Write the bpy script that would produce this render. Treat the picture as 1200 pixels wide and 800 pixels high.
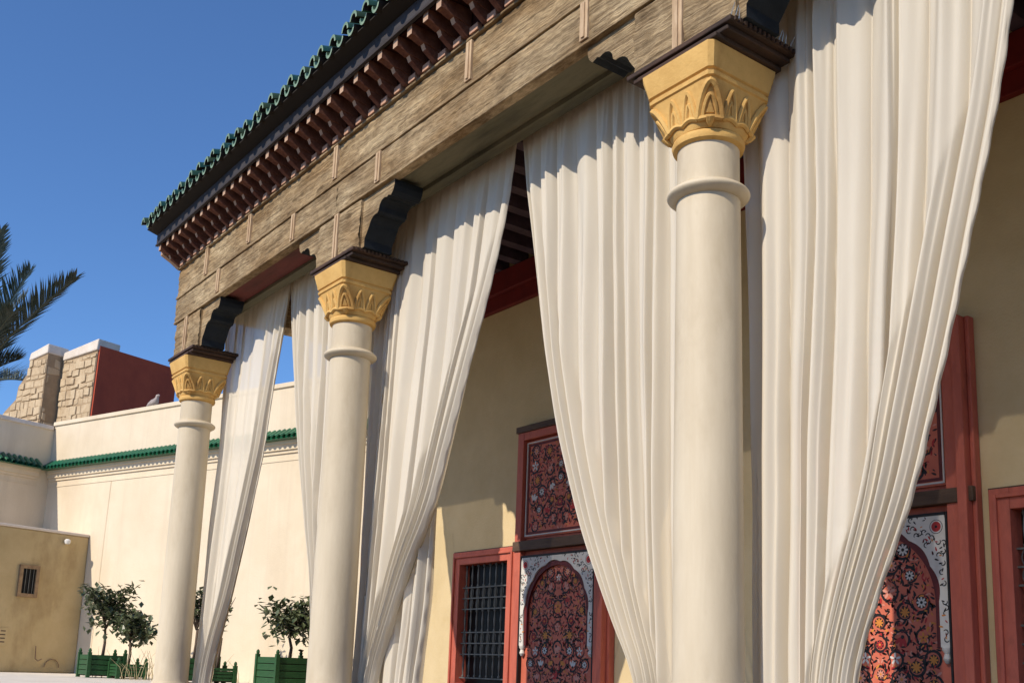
import bpy, math, random
from mathutils import Vector, Matrix, noise
R_ = math.radians
for o in list(bpy.data.objects): bpy.data.objects.remove(o)
scn = bpy.context.scene
COL = scn.collection

# ------------------------------------------------------------------ camera
# orientation solved from the vanishing points of facade, verticals and floor
PP = (602.0, 545.0); FPX = 1240.0
def _ray(x, y): return Vector((x-PP[0], -(y-PP[1]), -FPX)).normalized()
_up = _ray(832, -5850); _f = _ray(-341, 750)
_f = (_f - _up*_f.dot(_up)).normalized()
_X = -_f; _Y = _up.cross(_X)
CAM = Vector((0, -4.88, 0.7))
cd = bpy.data.cameras.new('camera'); cam = bpy.data.objects.new('camera', cd); COL.objects.link(cam)
rot = Matrix((_X, _Y, _up))
cam.matrix_world = Matrix.Translation(CAM) @ rot.to_4x4()
cd.sensor_width = 36; cd.lens = 36*FPX/1200; cd.shift_x = -2/1200; cd.shift_y = 145/1200
cd.clip_end = 3000; cd.clip_start = 0.05
scn.camera = cam
def wray(p): return rot @ _ray(*p)
def on_y(p, y): d = wray(p); return CAM + d*((y-CAM.y)/d.y)
def on_z(p, z): d = wray(p); return CAM + d*((z-CAM.z)/d.z)
def at_depth(p, dep): d = _ray(*p); return CAM + rot @ (d*(dep/-d.z))

# ------------------------------------------------------------------ sky, sun, exposure
SUN_AZ = 9.0; SLOPE = 0.76
sv = Vector((math.sin(R_(SUN_AZ)), -math.cos(R_(SUN_AZ)), SLOPE*math.cos(R_(SUN_AZ)))).normalized()
w = bpy.data.worlds.new('World'); scn.world = w; w.use_nodes = True
nt = w.node_tree; bg = nt.nodes['Background']
sk = nt.nodes.new('ShaderNodeTexSky'); sk.sky_type = 'NISHITA'; sk.sun_disc = False
sk.sun_elevation = math.asin(sv.z); sk.sun_rotation = R_(180-SUN_AZ)
sk.air_density = 1.0; sk.dust_density = 0.0; sk.ozone_density = 10.0; sk.altitude = 450
nt.links.new(sk.outputs[0], bg.inputs[0]); bg.inputs[1].default_value = 0.14
sl = bpy.data.lights.new('sun', 'SUN'); sl.energy = 3.9; sl.angle = R_(0.53); sl.color = (1, .89, .74)
so = bpy.data.objects.new('sun', sl); COL.objects.link(so)
so.rotation_euler = sv.to_track_quat('Z', 'Y').to_euler(); so.location = (0, -20, 20)
scn.view_settings.view_transform = 'Standard'; scn.view_settings.look = 'None'
scn.view_settings.exposure = 0.25; scn.view_settings.gamma = 1

# ------------------------------------------------------------------ materials
def pm(name, col, rough=.8, col2=None, scale=4, stretch=(1,1,1), bump=0, bscale=30, detail=6, spec=.3,
       coat=0, stain=None, stain_scale=1.2, stain_pos=(.5,.7), bstretch=None, bdist=.02, metal=0, streak=None, contrast=(.35,.65)):
    m = bpy.data.materials.new(name); m.use_nodes = True
    t = m.node_tree; N = t.nodes; L = t.links; b = N['Principled BSDF']
    b.inputs['Base Color'].default_value = (*col, 1); b.inputs['Roughness'].default_value = rough
    b.inputs['Specular IOR Level'].default_value = spec; b.inputs['Metallic'].default_value = metal
    if coat: b.inputs['Coat Weight'].default_value = coat; b.inputs['Coat Roughness'].default_value = .12
    tc = N.new('ShaderNodeTexCoord')
    def nz(sc, st, det):
        mp = N.new('ShaderNodeMapping'); mp.inputs['Scale'].default_value = st
        L.new(tc.outputs['Object'], mp.inputs[0])
        n = N.new('ShaderNodeTexNoise'); n.inputs['Scale'].default_value = sc; n.inputs['Detail'].default_value = det
        n.inputs['Roughness'].default_value = .65
        L.new(mp.outputs[0], n.inputs['Vector']); return n
    last = None
    if col2:
        n = nz(scale, stretch, detail); r = N.new('ShaderNodeValToRGB')
        r.color_ramp.elements[0].position = contrast[0]; r.color_ramp.elements[1].position = contrast[1]
        r.color_ramp.elements[0].color = (*col, 1); r.color_ramp.elements[1].color = (*col2, 1)
        L.new(n.outputs[0], r.inputs[0]); last = r.outputs[0]
    if stain:
        n = nz(stain_scale, (1,1,.45), 8); r = N.new('ShaderNodeValToRGB')
        r.color_ramp.elements[0].position, r.color_ramp.elements[1].position = stain_pos
        mx = N.new('ShaderNodeMix'); mx.data_type = 'RGBA'
        L.new(n.outputs[0], r.inputs[0]); L.new(r.outputs[0], mx.inputs[0])
        if last: L.new(last, mx.inputs[6])
        else: mx.inputs[6].default_value = (*col, 1)
        mx.inputs[7].default_value = (*stain, 1); last = mx.outputs[2]
    if streak:
        n = nz(2.2, (2.6,2.6,.10), 9); r = N.new('ShaderNodeValToRGB'); r.color_ramp.elements[0].position = .50; r.color_ramp.elements[1].position = .78
        mx = N.new('ShaderNodeMix'); mx.data_type = 'RGBA'; L.new(n.outputs[0], r.inputs[0]); L.new(r.outputs[0], mx.inputs[0])
        L.new(last, mx.inputs[6]); mx.inputs[7].default_value = (*streak, 1); last = mx.outputs[2]
    if last: L.new(last, b.inputs['Base Color'])
    if bump:
        n = nz(bscale, bstretch or stretch, 8); bp = N.new('ShaderNodeBump')
        bp.inputs['Strength'].default_value = bump; bp.inputs['Distance'].default_value = bdist
        L.new(n.outputs[0], bp.inputs['Height']); L.new(bp.outputs[0], b.inputs['Normal'])
    return m
M = {}
M['plaster'] = pm('cream_plaster', (.68,.545,.325), .9, (.61,.48,.27), 2, bump=.25, bscale=40, stain=(.54,.42,.23), stain_scale=.8, stain_pos=(.52,.8))
M['court'] = pm('pale_pink_plaster', (.74,.635,.48), .9, (.68,.575,.42), 1.1, bump=.25, bscale=30, stain=(.58,.47,.33), stain_scale=.6, stain_pos=(.52,.82), streak=(.64,.54,.40))
M['annex'] = pm('ochre_plaster', (.56,.43,.23), .95, (.48,.36,.18), 1.6, bump=.3, bscale=30, stain=(.30,.20,.09), stain_scale=1.0, stain_pos=(.56,.8))
M['column'] = pm('cream_column_paint', (.66,.57,.42), .55, (.57,.48,.34), 2.2, stretch=(1,1,.35), bump=.22, bscale=9, stain=(.46,.37,.24), stain_scale=1.9, stain_pos=(.50,.78), streak=(.56,.47,.33))
M['capital'] = pm('yellow_ochre_plaster', (.70,.44,.145), .75, (.60,.36,.11), 5, bump=.3, bscale=25, stain=(.38,.19,.05), stain_scale=3, stain_pos=(.55,.8))
M['wood_pale'] = pm('pale_batten_wood', (.58,.43,.28), .85, (.40,.27,.16), 6, stretch=(3,1,.6), bump=.5, bscale=20)
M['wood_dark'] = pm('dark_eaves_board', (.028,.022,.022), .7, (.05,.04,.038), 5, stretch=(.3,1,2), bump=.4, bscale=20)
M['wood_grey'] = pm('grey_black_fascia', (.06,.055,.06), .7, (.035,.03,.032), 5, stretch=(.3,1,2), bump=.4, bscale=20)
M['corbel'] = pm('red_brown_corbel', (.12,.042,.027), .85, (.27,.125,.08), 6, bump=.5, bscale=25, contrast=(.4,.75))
M['corbel_end'] = pm('worn_sunlit_corbel_end', (.56,.39,.27), .85, (.36,.22,.15), 8, bump=.4, bscale=25)  # worn ends, paled further to put sunlight on the tips into the colour
M['dentil'] = pm('pink_dentil', (.56,.34,.24), .85, (.42,.24,.16), 6, bump=.3)
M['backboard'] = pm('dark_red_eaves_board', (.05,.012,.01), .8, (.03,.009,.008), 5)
M['soffit_red'] = pm('red_painted_soffit', (.20,.055,.045), .8, (.10,.04,.03), 3, stretch=(.4,2,1), bump=.4, bscale=15, contrast=(.4,.7))
M['soffit_green'] = pm('green_painted_soffit', (.22,.20,.125), .8, (.09,.09,.06), 2.5, stretch=(.4,2,1), bump=.4, bscale=15, contrast=(.4,.7))
M['blue'] = pm('shaded_blue_bracket_paint', (.008,.012,.017), .7, (.014,.020,.027), 7, bump=.4, bscale=20)  # blue paint taken near black, with the shade of the bracket sides in it
M['ledge'] = pm('maroon_ledge_moulding', (.085,.045,.028), .7, (.035,.022,.016), 5, stretch=(.5,.5,2), bump=.4, bscale=20)
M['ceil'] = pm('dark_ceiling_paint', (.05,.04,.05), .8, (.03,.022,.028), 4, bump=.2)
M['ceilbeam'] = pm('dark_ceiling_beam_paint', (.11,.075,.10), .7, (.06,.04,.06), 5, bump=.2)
M['cornice'] = pm('deep_red_cornice', (.20,.018,.016), .6, (.15,.015,.014), 4)
M['red'] = pm('coral_red_door_paint', (.56,.145,.095), .55, (.45,.11,.075), 6, stretch=(2,1,.4), bump=.15, bscale=20, stain=(.33,.09,.06), stain_scale=5, stain_pos=(.55,.75))
M['redfield'] = pm('dull_red_panel_paint', (.62,.165,.10), .5, (.52,.13,.08), 6, bump=.1)
M['darkred'] = pm('dark_red_paint', (.14,.02,.02), .5, (.1,.017,.017), 8)
M['transom'] = pm('dark_brown_rail', (.075,.045,.03), .6, (.12,.075,.05), 5, stretch=(.4,1,3), bump=.2)
M['white'] = pm('white_painted_stucco', (.72,.70,.66), .6, (.62,.60,.56), 6, bump=.15)
M['black'] = pm('black_line_paint', (.014,.012,.013), .5)
M['orange'] = pm('orange_flower_paint', (.62,.24,.045), .5)
M['scarlet'] = pm('scarlet_flower_paint', (.42,.03,.03), .5)
M['petal'] = pm('grey_white_flower_paint', (.62,.60,.58), .5)
M['pinkp'] = pm('pink_flower_paint', (.62,.28,.22), .5)
M['iron'] = pm('dark_wrought_iron', (.16,.165,.16), .5, (.10,.105,.10), 8, bump=.1, metal=.3)
M['pane'] = pm('dark_window_glass', (.008,.008,.009), .35, spec=.12)
M['tile'] = pm('green_glazed_tile', (.018,.085,.042), .25, (.010,.05,.028), 6, spec=.6, coat=.7, stain=(.09,.16,.11), stain_scale=6, stain_pos=(.5,.7))
M['tile_b'] = pm('dull_green_tile', (.03,.095,.045), .4, (.02,.06,.03), 6, spec=.5, coat=.3)
M['tile_c'] = pm('worn_brown_green_tile', (.055,.085,.04), .5, (.02,.05,.025), 5)
M['tile_edge'] = pm('worn_pale_tile_rim', (.30,.39,.27), .45, (.14,.23,.15), 12)
M['tile_under'] = pm('unglazed_tile_underside', (.035,.03,.025), .9)
M['ctile'] = pm('green_glazed_coping', (.012,.15,.065), .35, (.008,.08,.04), 5, spec=.5, coat=.2)
M['stone'] = pm('ochre_rubble_stone', (.60,.47,.31), .95, (.42,.31,.19), 3, bump=.7, bscale=12, stain=(.60,.48,.32), stain_scale=3)
M['mortar'] = pm('earth_mortar', (.40,.29,.18), .95, (.32,.23,.14), 4, bump=.5, bscale=14)
M['whitecap'] = pm('whitewash_cap', (.74,.66,.58), .9, (.64,.56,.47), 3, bump=.4, bscale=14)
M['redwall'] = pm('dark_red_render', (.50,.09,.042), .9, (.43,.075,.036), 2, bump=.2, bscale=20, stain=(.35,.062,.033), stain_scale=.9)
M['pavement'] = pm('terracotta_paving', (.14,.092,.055), .8, (.11,.072,.043), 2, bump=.2)
M['terrace'] = pm('white_stone_terrace', (.72,.67,.59), .8, (.63,.58,.50), 2, bump=.2)
M['floor'] = pm('gallery_floor_tile', (.13,.08,.045), .5, (.10,.06,.035), 3)
M['green'] = pm('green_planter_paint', (.028,.095,.03), .5, (.018,.06,.02), 5, stretch=(.5,.5,3), bump=.2)
M['soil'] = pm('dark_soil', (.05,.035,.022), .95, (.03,.02,.014), 9, bump=.5)
M['bark'] = pm('grey_brown_bark', (.14,.10,.07), .9, (.08,.055,.04), 12, stretch=(1,1,.3), bump=.6)
M['leaf'] = pm('citrus_leaf', (.05,.075,.03), .3, (.15,.17,.085), 9, spec=.6)
M['palm'] = pm('palm_leaflet', (.06,.08,.045), .35, (.17,.18,.125), 3, spec=.4)
M['rachis'] = pm('palm_rachis', (.20,.18,.09), .6)
M['straw'] = pm('dry_grass_stalk', (.32,.26,.14), .8)
M['bird'] = pm('grey_pigeon_feather', (.42,.36,.33), .7, (.30,.26,.25), 20)
M['steel'] = pm('grey_steel', (.35,.34,.33), .4, metal=.8)
M['vane'] = pm('white_lamp_plastic', (.75,.73,.68), .4)
M['frame_b'] = pm('worn_wood_frame', (.36,.24,.13), .8, (.22,.14,.08), 8, bump=.3)
def old_wood():
    m = bpy.data.materials.new('weathered_cedar'); m.use_nodes = True
    t = m.node_tree; N = t.nodes; L = t.links; b = N['Principled BSDF']; b.inputs['Roughness'].default_value = .88; b.inputs['Specular IOR Level'].default_value = .2
    tc = N.new('ShaderNodeTexCoord')
    def nz(sc, st, det=10, ro=.65, dist=0):
        mp = N.new('ShaderNodeMapping'); mp.inputs['Scale'].default_value = st; L.new(tc.outputs['Object'], mp.inputs[0])
        n = N.new('ShaderNodeTexNoise'); n.inputs['Scale'].default_value = sc; n.inputs['Detail'].default_value = det; n.inputs['Roughness'].default_value = ro
        n.inputs['Distortion'].default_value = dist; L.new(mp.outputs[0], n.inputs['Vector']); return n.outputs[0]
    def ramp(i, p0, p1, c0, c1):
        r = N.new('ShaderNodeValToRGB'); e = r.color_ramp.elements; e[0].position, e[1].position = p0, p1; e[0].color = (*c0,1); e[1].color = (*c1,1); L.new(i, r.inputs[0]); return r.outputs[0]
    def mix(f, a, c, mode='MIX'):
        x = N.new('ShaderNodeMix'); x.data_type = 'RGBA'; x.blend_type = mode
        if isinstance(f, float): x.inputs[0].default_value = f
        else: L.new(f, x.inputs[0])
        L.new(a, x.inputs[6]); L.new(c, x.inputs[7]); return x.outputs[2]
    grain = nz(7, (.22,1,7), 12, .7, .6); patch = nz(1.7, (.6,1,1.6), 8, .6, .4); fine = nz(30, (.35,1,3.5), 8, .75)
    base = ramp(patch, .36, .66, (.50,.34,.175), (.80,.63,.39))
    g = ramp(grain, .40, .56, (.22,.19,.17), (1,1,1)); f = ramp(fine, .36, .58, (.45,.42,.39), (1.0,1.0,1.0))
    dk = ramp(nz(2.6, (.8,1,1.3), 9, .7, .8), .42, .60, (.36,.32,.28), (1,1,1)); c = mix(.62, base, g, 'MULTIPLY'); c = mix(.75, c, f, 'MULTIPLY'); c = mix(.55, c, dk, 'MULTIPLY'); L.new(c, b.inputs['Base Color'])
    ad = N.new('ShaderNodeMath'); ad.operation = 'ADD'; L.new(grain, ad.inputs[0]); L.new(fine, ad.inputs[1])
    bp = N.new('ShaderNodeBump'); bp.inputs['Strength'].default_value = .9; bp.inputs['Distance'].default_value = .02; L.new(ad.outputs[0], bp.inputs['Height']); L.new(bp.outputs[0], b.inputs['Normal'])
    return m
M['wood'] = old_wood()
# thin cotton voile
def cloth():
    m = bpy.data.materials.new('cream_voile'); m.use_nodes = True
    t = m.node_tree; N = t.nodes; L = t.links
    N.remove(N['Principled BSDF'])
    tc = N.new('ShaderNodeTexCoord'); mp = N.new('ShaderNodeMapping'); mp.inputs['Scale'].default_value = (2.2,2.2,.8)
    nz = N.new('ShaderNodeTexNoise'); nz.inputs['Scale'].default_value = 2; nz.inputs['Detail'].default_value = 5
    r = N.new('ShaderNodeValToRGB'); r.color_ramp.elements[0].color = (.79,.725,.605,1); r.color_ramp.elements[1].color = (.86,.795,.67,1)
    L.new(tc.outputs['Object'], mp.inputs[0]); L.new(mp.outputs[0], nz.inputs['Vector']); L.new(nz.outputs[0], r.inputs[0])
    d = N.new('ShaderNodeBsdfDiffuse'); tr = N.new('ShaderNodeBsdfTranslucent'); mx = N.new('ShaderNodeMixShader')
    tp = N.new('ShaderNodeBsdfTransparent'); m2 = N.new('ShaderNodeMixShader')
    L.new(r.outputs[0], d.inputs[0]); L.new(r.outputs[0], tr.inputs[0])
    wv = N.new('ShaderNodeTexNoise'); wv.inputs['Scale'].default_value = 260; L.new(tc.outputs['Object'], wv.inputs['Vector'])
    bp = N.new('ShaderNodeBump'); bp.inputs['Strength'].default_value = .12; bp.inputs['Distance'].default_value = .003
    L.new(wv.outputs[0], bp.inputs['Height']); L.new(bp.outputs[0], d.inputs['Normal'])
    mx.inputs[0].default_value = .22; L.new(d.outputs[0], mx.inputs[1]); L.new(tr.outputs[0], mx.inputs[2])
    m2.inputs[0].default_value = .13; L.new(mx.outputs[0], m2.inputs[1]); L.new(tp.outputs[0], m2.inputs[2])
    L.new(m2.outputs[0], N['Material Output'].inputs[0]); return m
M['cloth'] = cloth()

# ------------------------------------------------------------------ mesh helpers
class MB:
    def __init__(s): s.v = []; s.f = []; s.m = []
    def add(s, vs, fs, mi=0):
        o = len(s.v); s.v += [tuple(p) for p in vs]
        for f in fs: s.f.append([i+o for i in f]); s.m.append(mi)
    def box(s, a, b, mi=0, ax=None):
        x0,y0,z0 = a; x1,y1,z1 = b
        vs = [(x0,y0,z0),(x1,y0,z0),(x1,y1,z0),(x0,y1,z0),(x0,y0,z1),(x1,y0,z1),(x1,y1,z1),(x0,y1,z1)]
        if ax: vs = [ax(*p) for p in vs]
        s.add(vs, [(0,3,2,1),(4,5,6,7),(0,1,5,4),(1,2,6,5),(2,3,7,6),(3,0,4,7)], mi); return s
    def prism(s, prof, fn, t0, t1, mi=0, mi_side=None, mi_end=None):
        # prof: 2D outline (ccw); fn(a,b,t) -> point
        n = len(prof); vs = [fn(a,b,t0) for a,b in prof]+[fn(a,b,t1) for a,b in prof]
        s.add(vs, [list(range(n))[::-1]], mi); 
        o = len(s.v)-2*n
        s.f.append([o+n+i for i in range(n)]); s.m.append(mi if mi_end is None else mi_end)
        for i in range(n):
            j = (i+1) % n; s.f.append([o+i,o+j,o+n+j,o+n+i]); s.m.append(mi if mi_side is None else mi_side)
        return s
    def lathe(s, prof, c=(0,0,0), seg=32, mi=0):
        o = len(s.v)
        for r,z in prof:
            for k in range(seg):
                a = 2*math.pi*k/seg; s.v.append((c[0]+r*math.cos(a), c[1]+r*math.sin(a), c[2]+z))
        for i in range(len(prof)-1):
            for k in range(seg):
                k2 = (k+1) % seg; s.f.append([o+i*seg+k,o+i*seg+k2,o+(i+1)*seg+k2,o+(i+1)*seg+k]); s.m.append(mi)
        for i,rev in ((0,True),(len(prof)-1,False)):
            if prof[i][0] > 1e-4:
                fc = [o+i*seg+k for k in range(seg)]; s.f.append(fc[::-1] if rev else fc); s.m.append(mi)
        return s
    def tube(s, path, rad, seg=6, mi=0, cap=True):
        o = len(s.v); n = len(path); path = [Vector(p) for p in path]
        if not hasattr(rad, '__len__'): rad = [rad]*n
        prev = None
        for i,p in enumerate(path):
            t = (path[min(i+1,n-1)]-path[max(i-1,0)]).normalized()
            a = prev if prev is not None else (Vector((0,0,1)) if abs(t.z) < .9 else Vector((1,0,0)))
            a = (a-t*a.dot(t)).normalized(); prev = a; b = t.cross(a)
            for k in range(seg):
                q = 2*math.pi*k/seg; s.v.append(tuple(p+(a*math.cos(q)+b*math.sin(q))*rad[i]))
        for i in range(n-1):
            for k in range(seg):
                k2 = (k+1) % seg; s.f.append([o+i*seg+k,o+i*seg+k2,o+(i+1)*seg+k2,o+(i+1)*seg+k]); s.m.append(mi)
        if cap: s.f.append([o+k for k in range(seg)][::-1]); s.m.append(mi); s.f.append([o+(n-1)*seg+k for k in range(seg)]); s.m.append(mi)
        return s
    def mesh(s, name, mats, smooth=False):
        me = bpy.data.meshes.new(name); me.from_pydata(s.v, [], s.f)
        if not isinstance(mats, (list,tuple)): mats = [mats]
        for m in mats: me.materials.append(M[m])
        if len(mats) > 1: me.polygons.foreach_set('material_index', s.m)
        if smooth is True: me.polygons.foreach_set('use_smooth', [True]*len(me.polygons))
        me.update()
        if smooth == 'auto':
            me.polygons.foreach_set('use_smooth', [True]*len(me.polygons)); me.set_sharp_from_angle(angle=R_(38))
        return me
    def build(s, name, mats, parent=None, smooth=False, bevel=0, loc=None):
        o = link(name, s.mesh(name, mats, smooth), parent, loc)
        if bevel:
            b = o.modifiers.new('bevel', 'BEVEL'); b.width = bevel; b.segments = 2; b.limit_method = 'ANGLE'; b.angle_limit = R_(40)
        return o
def link(name, me, parent=None, loc=None):
    o = bpy.data.objects.new(name, me); COL.objects.link(o)
    if loc is not None: o.location = loc
    if parent is not None:
        o.parent = parent
        if parent.get('_w'): o.matrix_parent_inverse = Matrix.Translation(-Vector(parent.location))
    return o
def thing(name, label, cat, loc=(0,0,0), group=None, world=True):
    o = bpy.data.objects.new(name, None); COL.objects.link(o); o.location = loc; o.empty_display_size = .2
    tag(o, label, cat, group)
    if world: o['_w'] = 1          # children are given in world coordinates
    return o
def tag(o, label, cat, group=None):
    o['label'] = label; o['category'] = cat
    if group: o['group'] = group
    return o
def struct(o): o['kind'] = 'structure'; return o
XZ = lambda a,b,t: (a, t, b)      # outline in x,z extruded along y
YZ = lambda a,b,t: (t, a, b)      # outline in y,z extruded along x
rnd = random.Random(7)

# ------------------------------------------------------------------ ground
g = MB(); g.add([(-900,-900,0),(900,-900,0),(900,900,0),(-900,900,0)], [(0,1,2,3)]); struct(g.build('ground', 'pavement'))
struct(MB().box((-14.75,-.75,-.1), (6.5,7.9,.10)).build('gallery_floor', 'floor', bevel=.01))

# courtyard frame: wall direction turned 19 degrees against the facade
TH = R_(19); U = Vector((math.cos(TH), math.sin(TH), 0)); NN = Vector((math.sin(TH), -math.cos(TH), 0))
Q = at_depth((97,700), 22); Q.z = 0
def cw(s, n, z): p = Q+U*s+NN*n; return (p.x, p.y, z)
TZ = .33
struct(MB().box((-12,-.05,-.1), (8.4,6.3,TZ), ax=cw).build('courtyard_terrace', 'terrace', bevel=.015))

# ------------------------------------------------------------------ portico roof
BF = -.22; BB = .30; XL = -14.52; XR = 5.6; ZB = 5.37; ZS = 5.745; ZT = 6.19  # XR runs on past the view, added to keep light out of the gallery
roof = thing('portico_roof', 'weathered carved cedar portico roof with red corbels and green tiled eaves', 'roof', (-6,0,ZB))
MB().box((XL+.03, BF+.05, ZB+.06), (XR, BB-.002, ZT-.01)).build('beam_core', 'wood', roof)
def carved_board(x0, x1, z0, z1, y, amp, seed):
    b = MB(); nx = max(2,int((x1-x0)/.022)); nz = max(2,int((z1-z0)/.022))
    vs = []
    for j in range(nz+1):
        for i in range(nx+1):
            x = x0+(x1-x0)*i/nx; z = z0+(z1-z0)*j/nz
            e = min(i, nx-i, j, nz-j)
            d = noise.fractal(Vector((x*3.2, seed, z*9)), 1.0, 2.1, 5)*amp
            # worn low-relief carving: overlapping scroll lobes
            c = math.sin(x*34+1.6*math.sin(z*30+seed))*math.sin(z*42+1.6*math.sin(x*15))*amp*.55
            d = (d+c) if min(j,nz-j) > 0 else .006
            vs.append((x, y+d, z))
    fs = [(j*(nx+1)+i, j*(nx+1)+i+1, (j+1)*(nx+1)+i+1, (j+1)*(nx+1)+i) for j in range(nz) for i in range(nx)]
    b.add(vs, fs)
    # thickness: rim back to the core
    yb = BF+.06
    b.box((x0, y+.012, z0), (x1, yb, z1))
    return b
UPB = [XL,-9.67,-4.9,.2,XR]
LOB = [XL,-10.65,-9.60,-5.57,-3.2,.6,XR]
for k in range(len(UPB)-1):
    carved_board(UPB[k]+.0012, UPB[k+1]-.0012, ZS+.028, ZT-.03, BF+.002*rnd.uniform(-1,1), .010, k*3.1).build('upper_board', 'wood', roof, smooth='auto')
for k in range(len(LOB)-1):
    carved_board(LOB[k]+.0012, LOB[k+1]-.0012, ZB+.012, ZS-.03, BF-.008+.002*rnd.uniform(-1,1), .010, 50+k*2.7).build('lower_board', 'wood', roof, smooth='auto')
MB().box((XL,BF-.024,ZS-.025), (XR,BF+.07,ZS-.002)).build('moulding', 'wood', roof, bevel=.005)
MB().box((XL,BF-.016,ZS), (XR,BF+.07,ZS+.022)).build('moulding', 'wood', roof, bevel=.005)
MB().box((XL-.004,BF-.035,ZT-.026), (XR,BF+.07,ZT-.001)).build('moulding', 'wood', roof, bevel=.006)
MB().box((XL-.002,BF-.018,ZB-.02), (XR,BF+.09,ZB+.010)).build('moulding', 'wood', roof, bevel=.005)
MB().box((XL-.003,BB-.12,ZB-.02), (XR,BB,ZB+.058)).build('inner_rail', 'soffit_green', roof, bevel=.004)
for x,lo in ((-11.96,0),(-9.67,0),(-7.15,0),(-4.9,0),(-13.4,0),(-10.65,1),(-8.71,1),(-5.57,1),(-3.2,1),(-12.9,1)):
    z0,z1 = (ZB+.02,ZS-.03) if lo else (ZS+.03,ZT-.03)
    b = MB().box((x-.045,BF-.03,z0), (x+.045,BF+.02,z1)); b.box((x-.018,BF-.042,z0+.015), (x+.018,BF-.029,z1-.015))
    b.build('batten', 'wood_pale', roof, bevel=.004)
# soffit: a painted board in each bay
CX = [-13.93,-9.49,-4.53,.43,5.4]
for (x0,x1,mm) in ((-13.2,-10.3,'soffit_red'),(-8.5,-5.5,'soffit_green'),(-3.5,-.6,'soffit_green'),(-.59,XR,'soffit_green'),(XL,-13.21,'soffit_red'),(-10.29,-8.51,'soffit_green'),(-5.49,-3.51,'soffit_green')):
    b = MB().box((x0,BF+.09,ZB+.02), (x1,BB-.121,ZB+.059)); b.build('soffit_board', mm, roof, bevel=.004)
# inner moulding that steps down toward the curtain
MB().box((XL,BB+.002,ZB+.03), (XR,BB+.035,ZB+.22)).build('inner_fascia', 'soffit_green', roof)
# eaves: back board, corbels, dentils, fascia, tiles
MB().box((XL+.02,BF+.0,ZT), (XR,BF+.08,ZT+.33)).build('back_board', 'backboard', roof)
cb = MB()
cb.prism([(BF+a_, ZT+.012+b_) for a_,b_ in [(0,.10),(-.10,.125),(-.20,.135),(-.285,.165),(-.325,.17),(-.325,.272),(0,.272)]][::-1], YZ, -.040, .040, 0)
cb.prism([(BF+a_, ZT+.012+b_) for a_,b_ in [(0,.0),(-.04,.01),(-.16,.085),(-.185,.134),(-.10,.124),(0,.099)]][::-1], YZ, -.028, .028, 0)
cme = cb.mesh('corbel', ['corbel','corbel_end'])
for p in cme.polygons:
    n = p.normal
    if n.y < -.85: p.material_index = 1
nC = int((XR-XL)/.26)
dme = MB().box((-.062,BF-.05,ZT+.001),(.062,BF-.001,ZT+.066)).mesh('dentil','dentil')
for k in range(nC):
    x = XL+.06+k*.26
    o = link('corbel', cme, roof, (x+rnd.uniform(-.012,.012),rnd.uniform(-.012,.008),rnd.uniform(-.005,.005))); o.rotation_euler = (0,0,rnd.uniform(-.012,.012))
    link('dentil', dme, roof, (x+.13,rnd.uniform(-.004,.004),rnd.uniform(-.006,.004)))
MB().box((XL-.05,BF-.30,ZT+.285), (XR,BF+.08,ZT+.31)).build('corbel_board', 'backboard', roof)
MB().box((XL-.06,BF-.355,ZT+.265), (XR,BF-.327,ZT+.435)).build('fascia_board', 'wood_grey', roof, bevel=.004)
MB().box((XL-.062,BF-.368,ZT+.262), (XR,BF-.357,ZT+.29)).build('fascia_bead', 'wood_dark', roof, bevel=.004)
MB().prism([(BF-.334,ZT+.437),(BF-.36,ZT+.44),(BF-.50,ZT+.480),(BF-.50,ZT+.490),(BF-.30,ZT+.525),(BF-.30,ZT+.437)][::-1], YZ, XL-.07, XR).build('tilting_fillet', 'tile_under', roof)
# end bracket under the left eave corner
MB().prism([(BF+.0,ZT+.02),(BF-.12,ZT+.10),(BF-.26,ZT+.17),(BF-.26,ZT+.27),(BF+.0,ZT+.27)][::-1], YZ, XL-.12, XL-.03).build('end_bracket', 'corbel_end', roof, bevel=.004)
def half_tile(r0, r1, L, up, th=.018, rim=True):
    b = MB(); seg = 10; rows = 4
    pts = []
    for i in range(rows+1):
        t = i/rows; y = -L*(1-t)                # eaves end at y=-L, rising to the back
        z = .30*(t*L)
        r = r0+(r1-r0)*t
        for rr in (r, r-th):
            for k in range(seg+1):
                a = math.pi*k/seg; s_ = 1 if up else -1
                pts.append((rr*math.cos(a), y, z+s_*rr*math.sin(a)*1.3))
    n = seg+1; fs = []; 
    for i in range(rows):
        for k in range(seg):
            a = i*2*n+k; c = (i+1)*2*n+k
            fs += [(a,a+1,c+1,c), (a+n,c+n,c+n+1,a+n+1)]
        for k in (0,seg):
            a = i*2*n+k; c = (i+1)*2*n+k; fs.append((a,c,c+n,a+n) if k == 0 else (a,a+n,c+n,c))
    b.add(pts, fs)
    for q in range(len(fs)):
        if (fs[q][0] % (2*n)) >= n or not up: b.m[q] = 2 if (not up and fs[q][0] % (2*n) < n) or (up and fs[q][0] % (2*n) >= n) else 0
    b.add(pts[:2*n], [(k,k+n,k+n+1,k+1) for k in range(seg)], 1); return b
TM = ['tile','tile_edge','tile_under']
cov = half_tile(.070,.062,.55,True,.024).mesh('roof_tile',TM,'auto'); pan = half_tile(.070,.076,.55,False,.024).mesh('roof_tile',TM,'auto')
covs = [cov,cov.copy(),cov.copy()]; pans = [pan,pan.copy(),pan.copy()]
for q,mm in ((1,'tile_b'),(2,'tile_c')): covs[q].materials[0] = M[mm]; pans[q].materials[0] = M[mm]
YT = BF-.56+.55; ZTL = ZT+.545
k = 0; x = XL-.05
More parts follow.
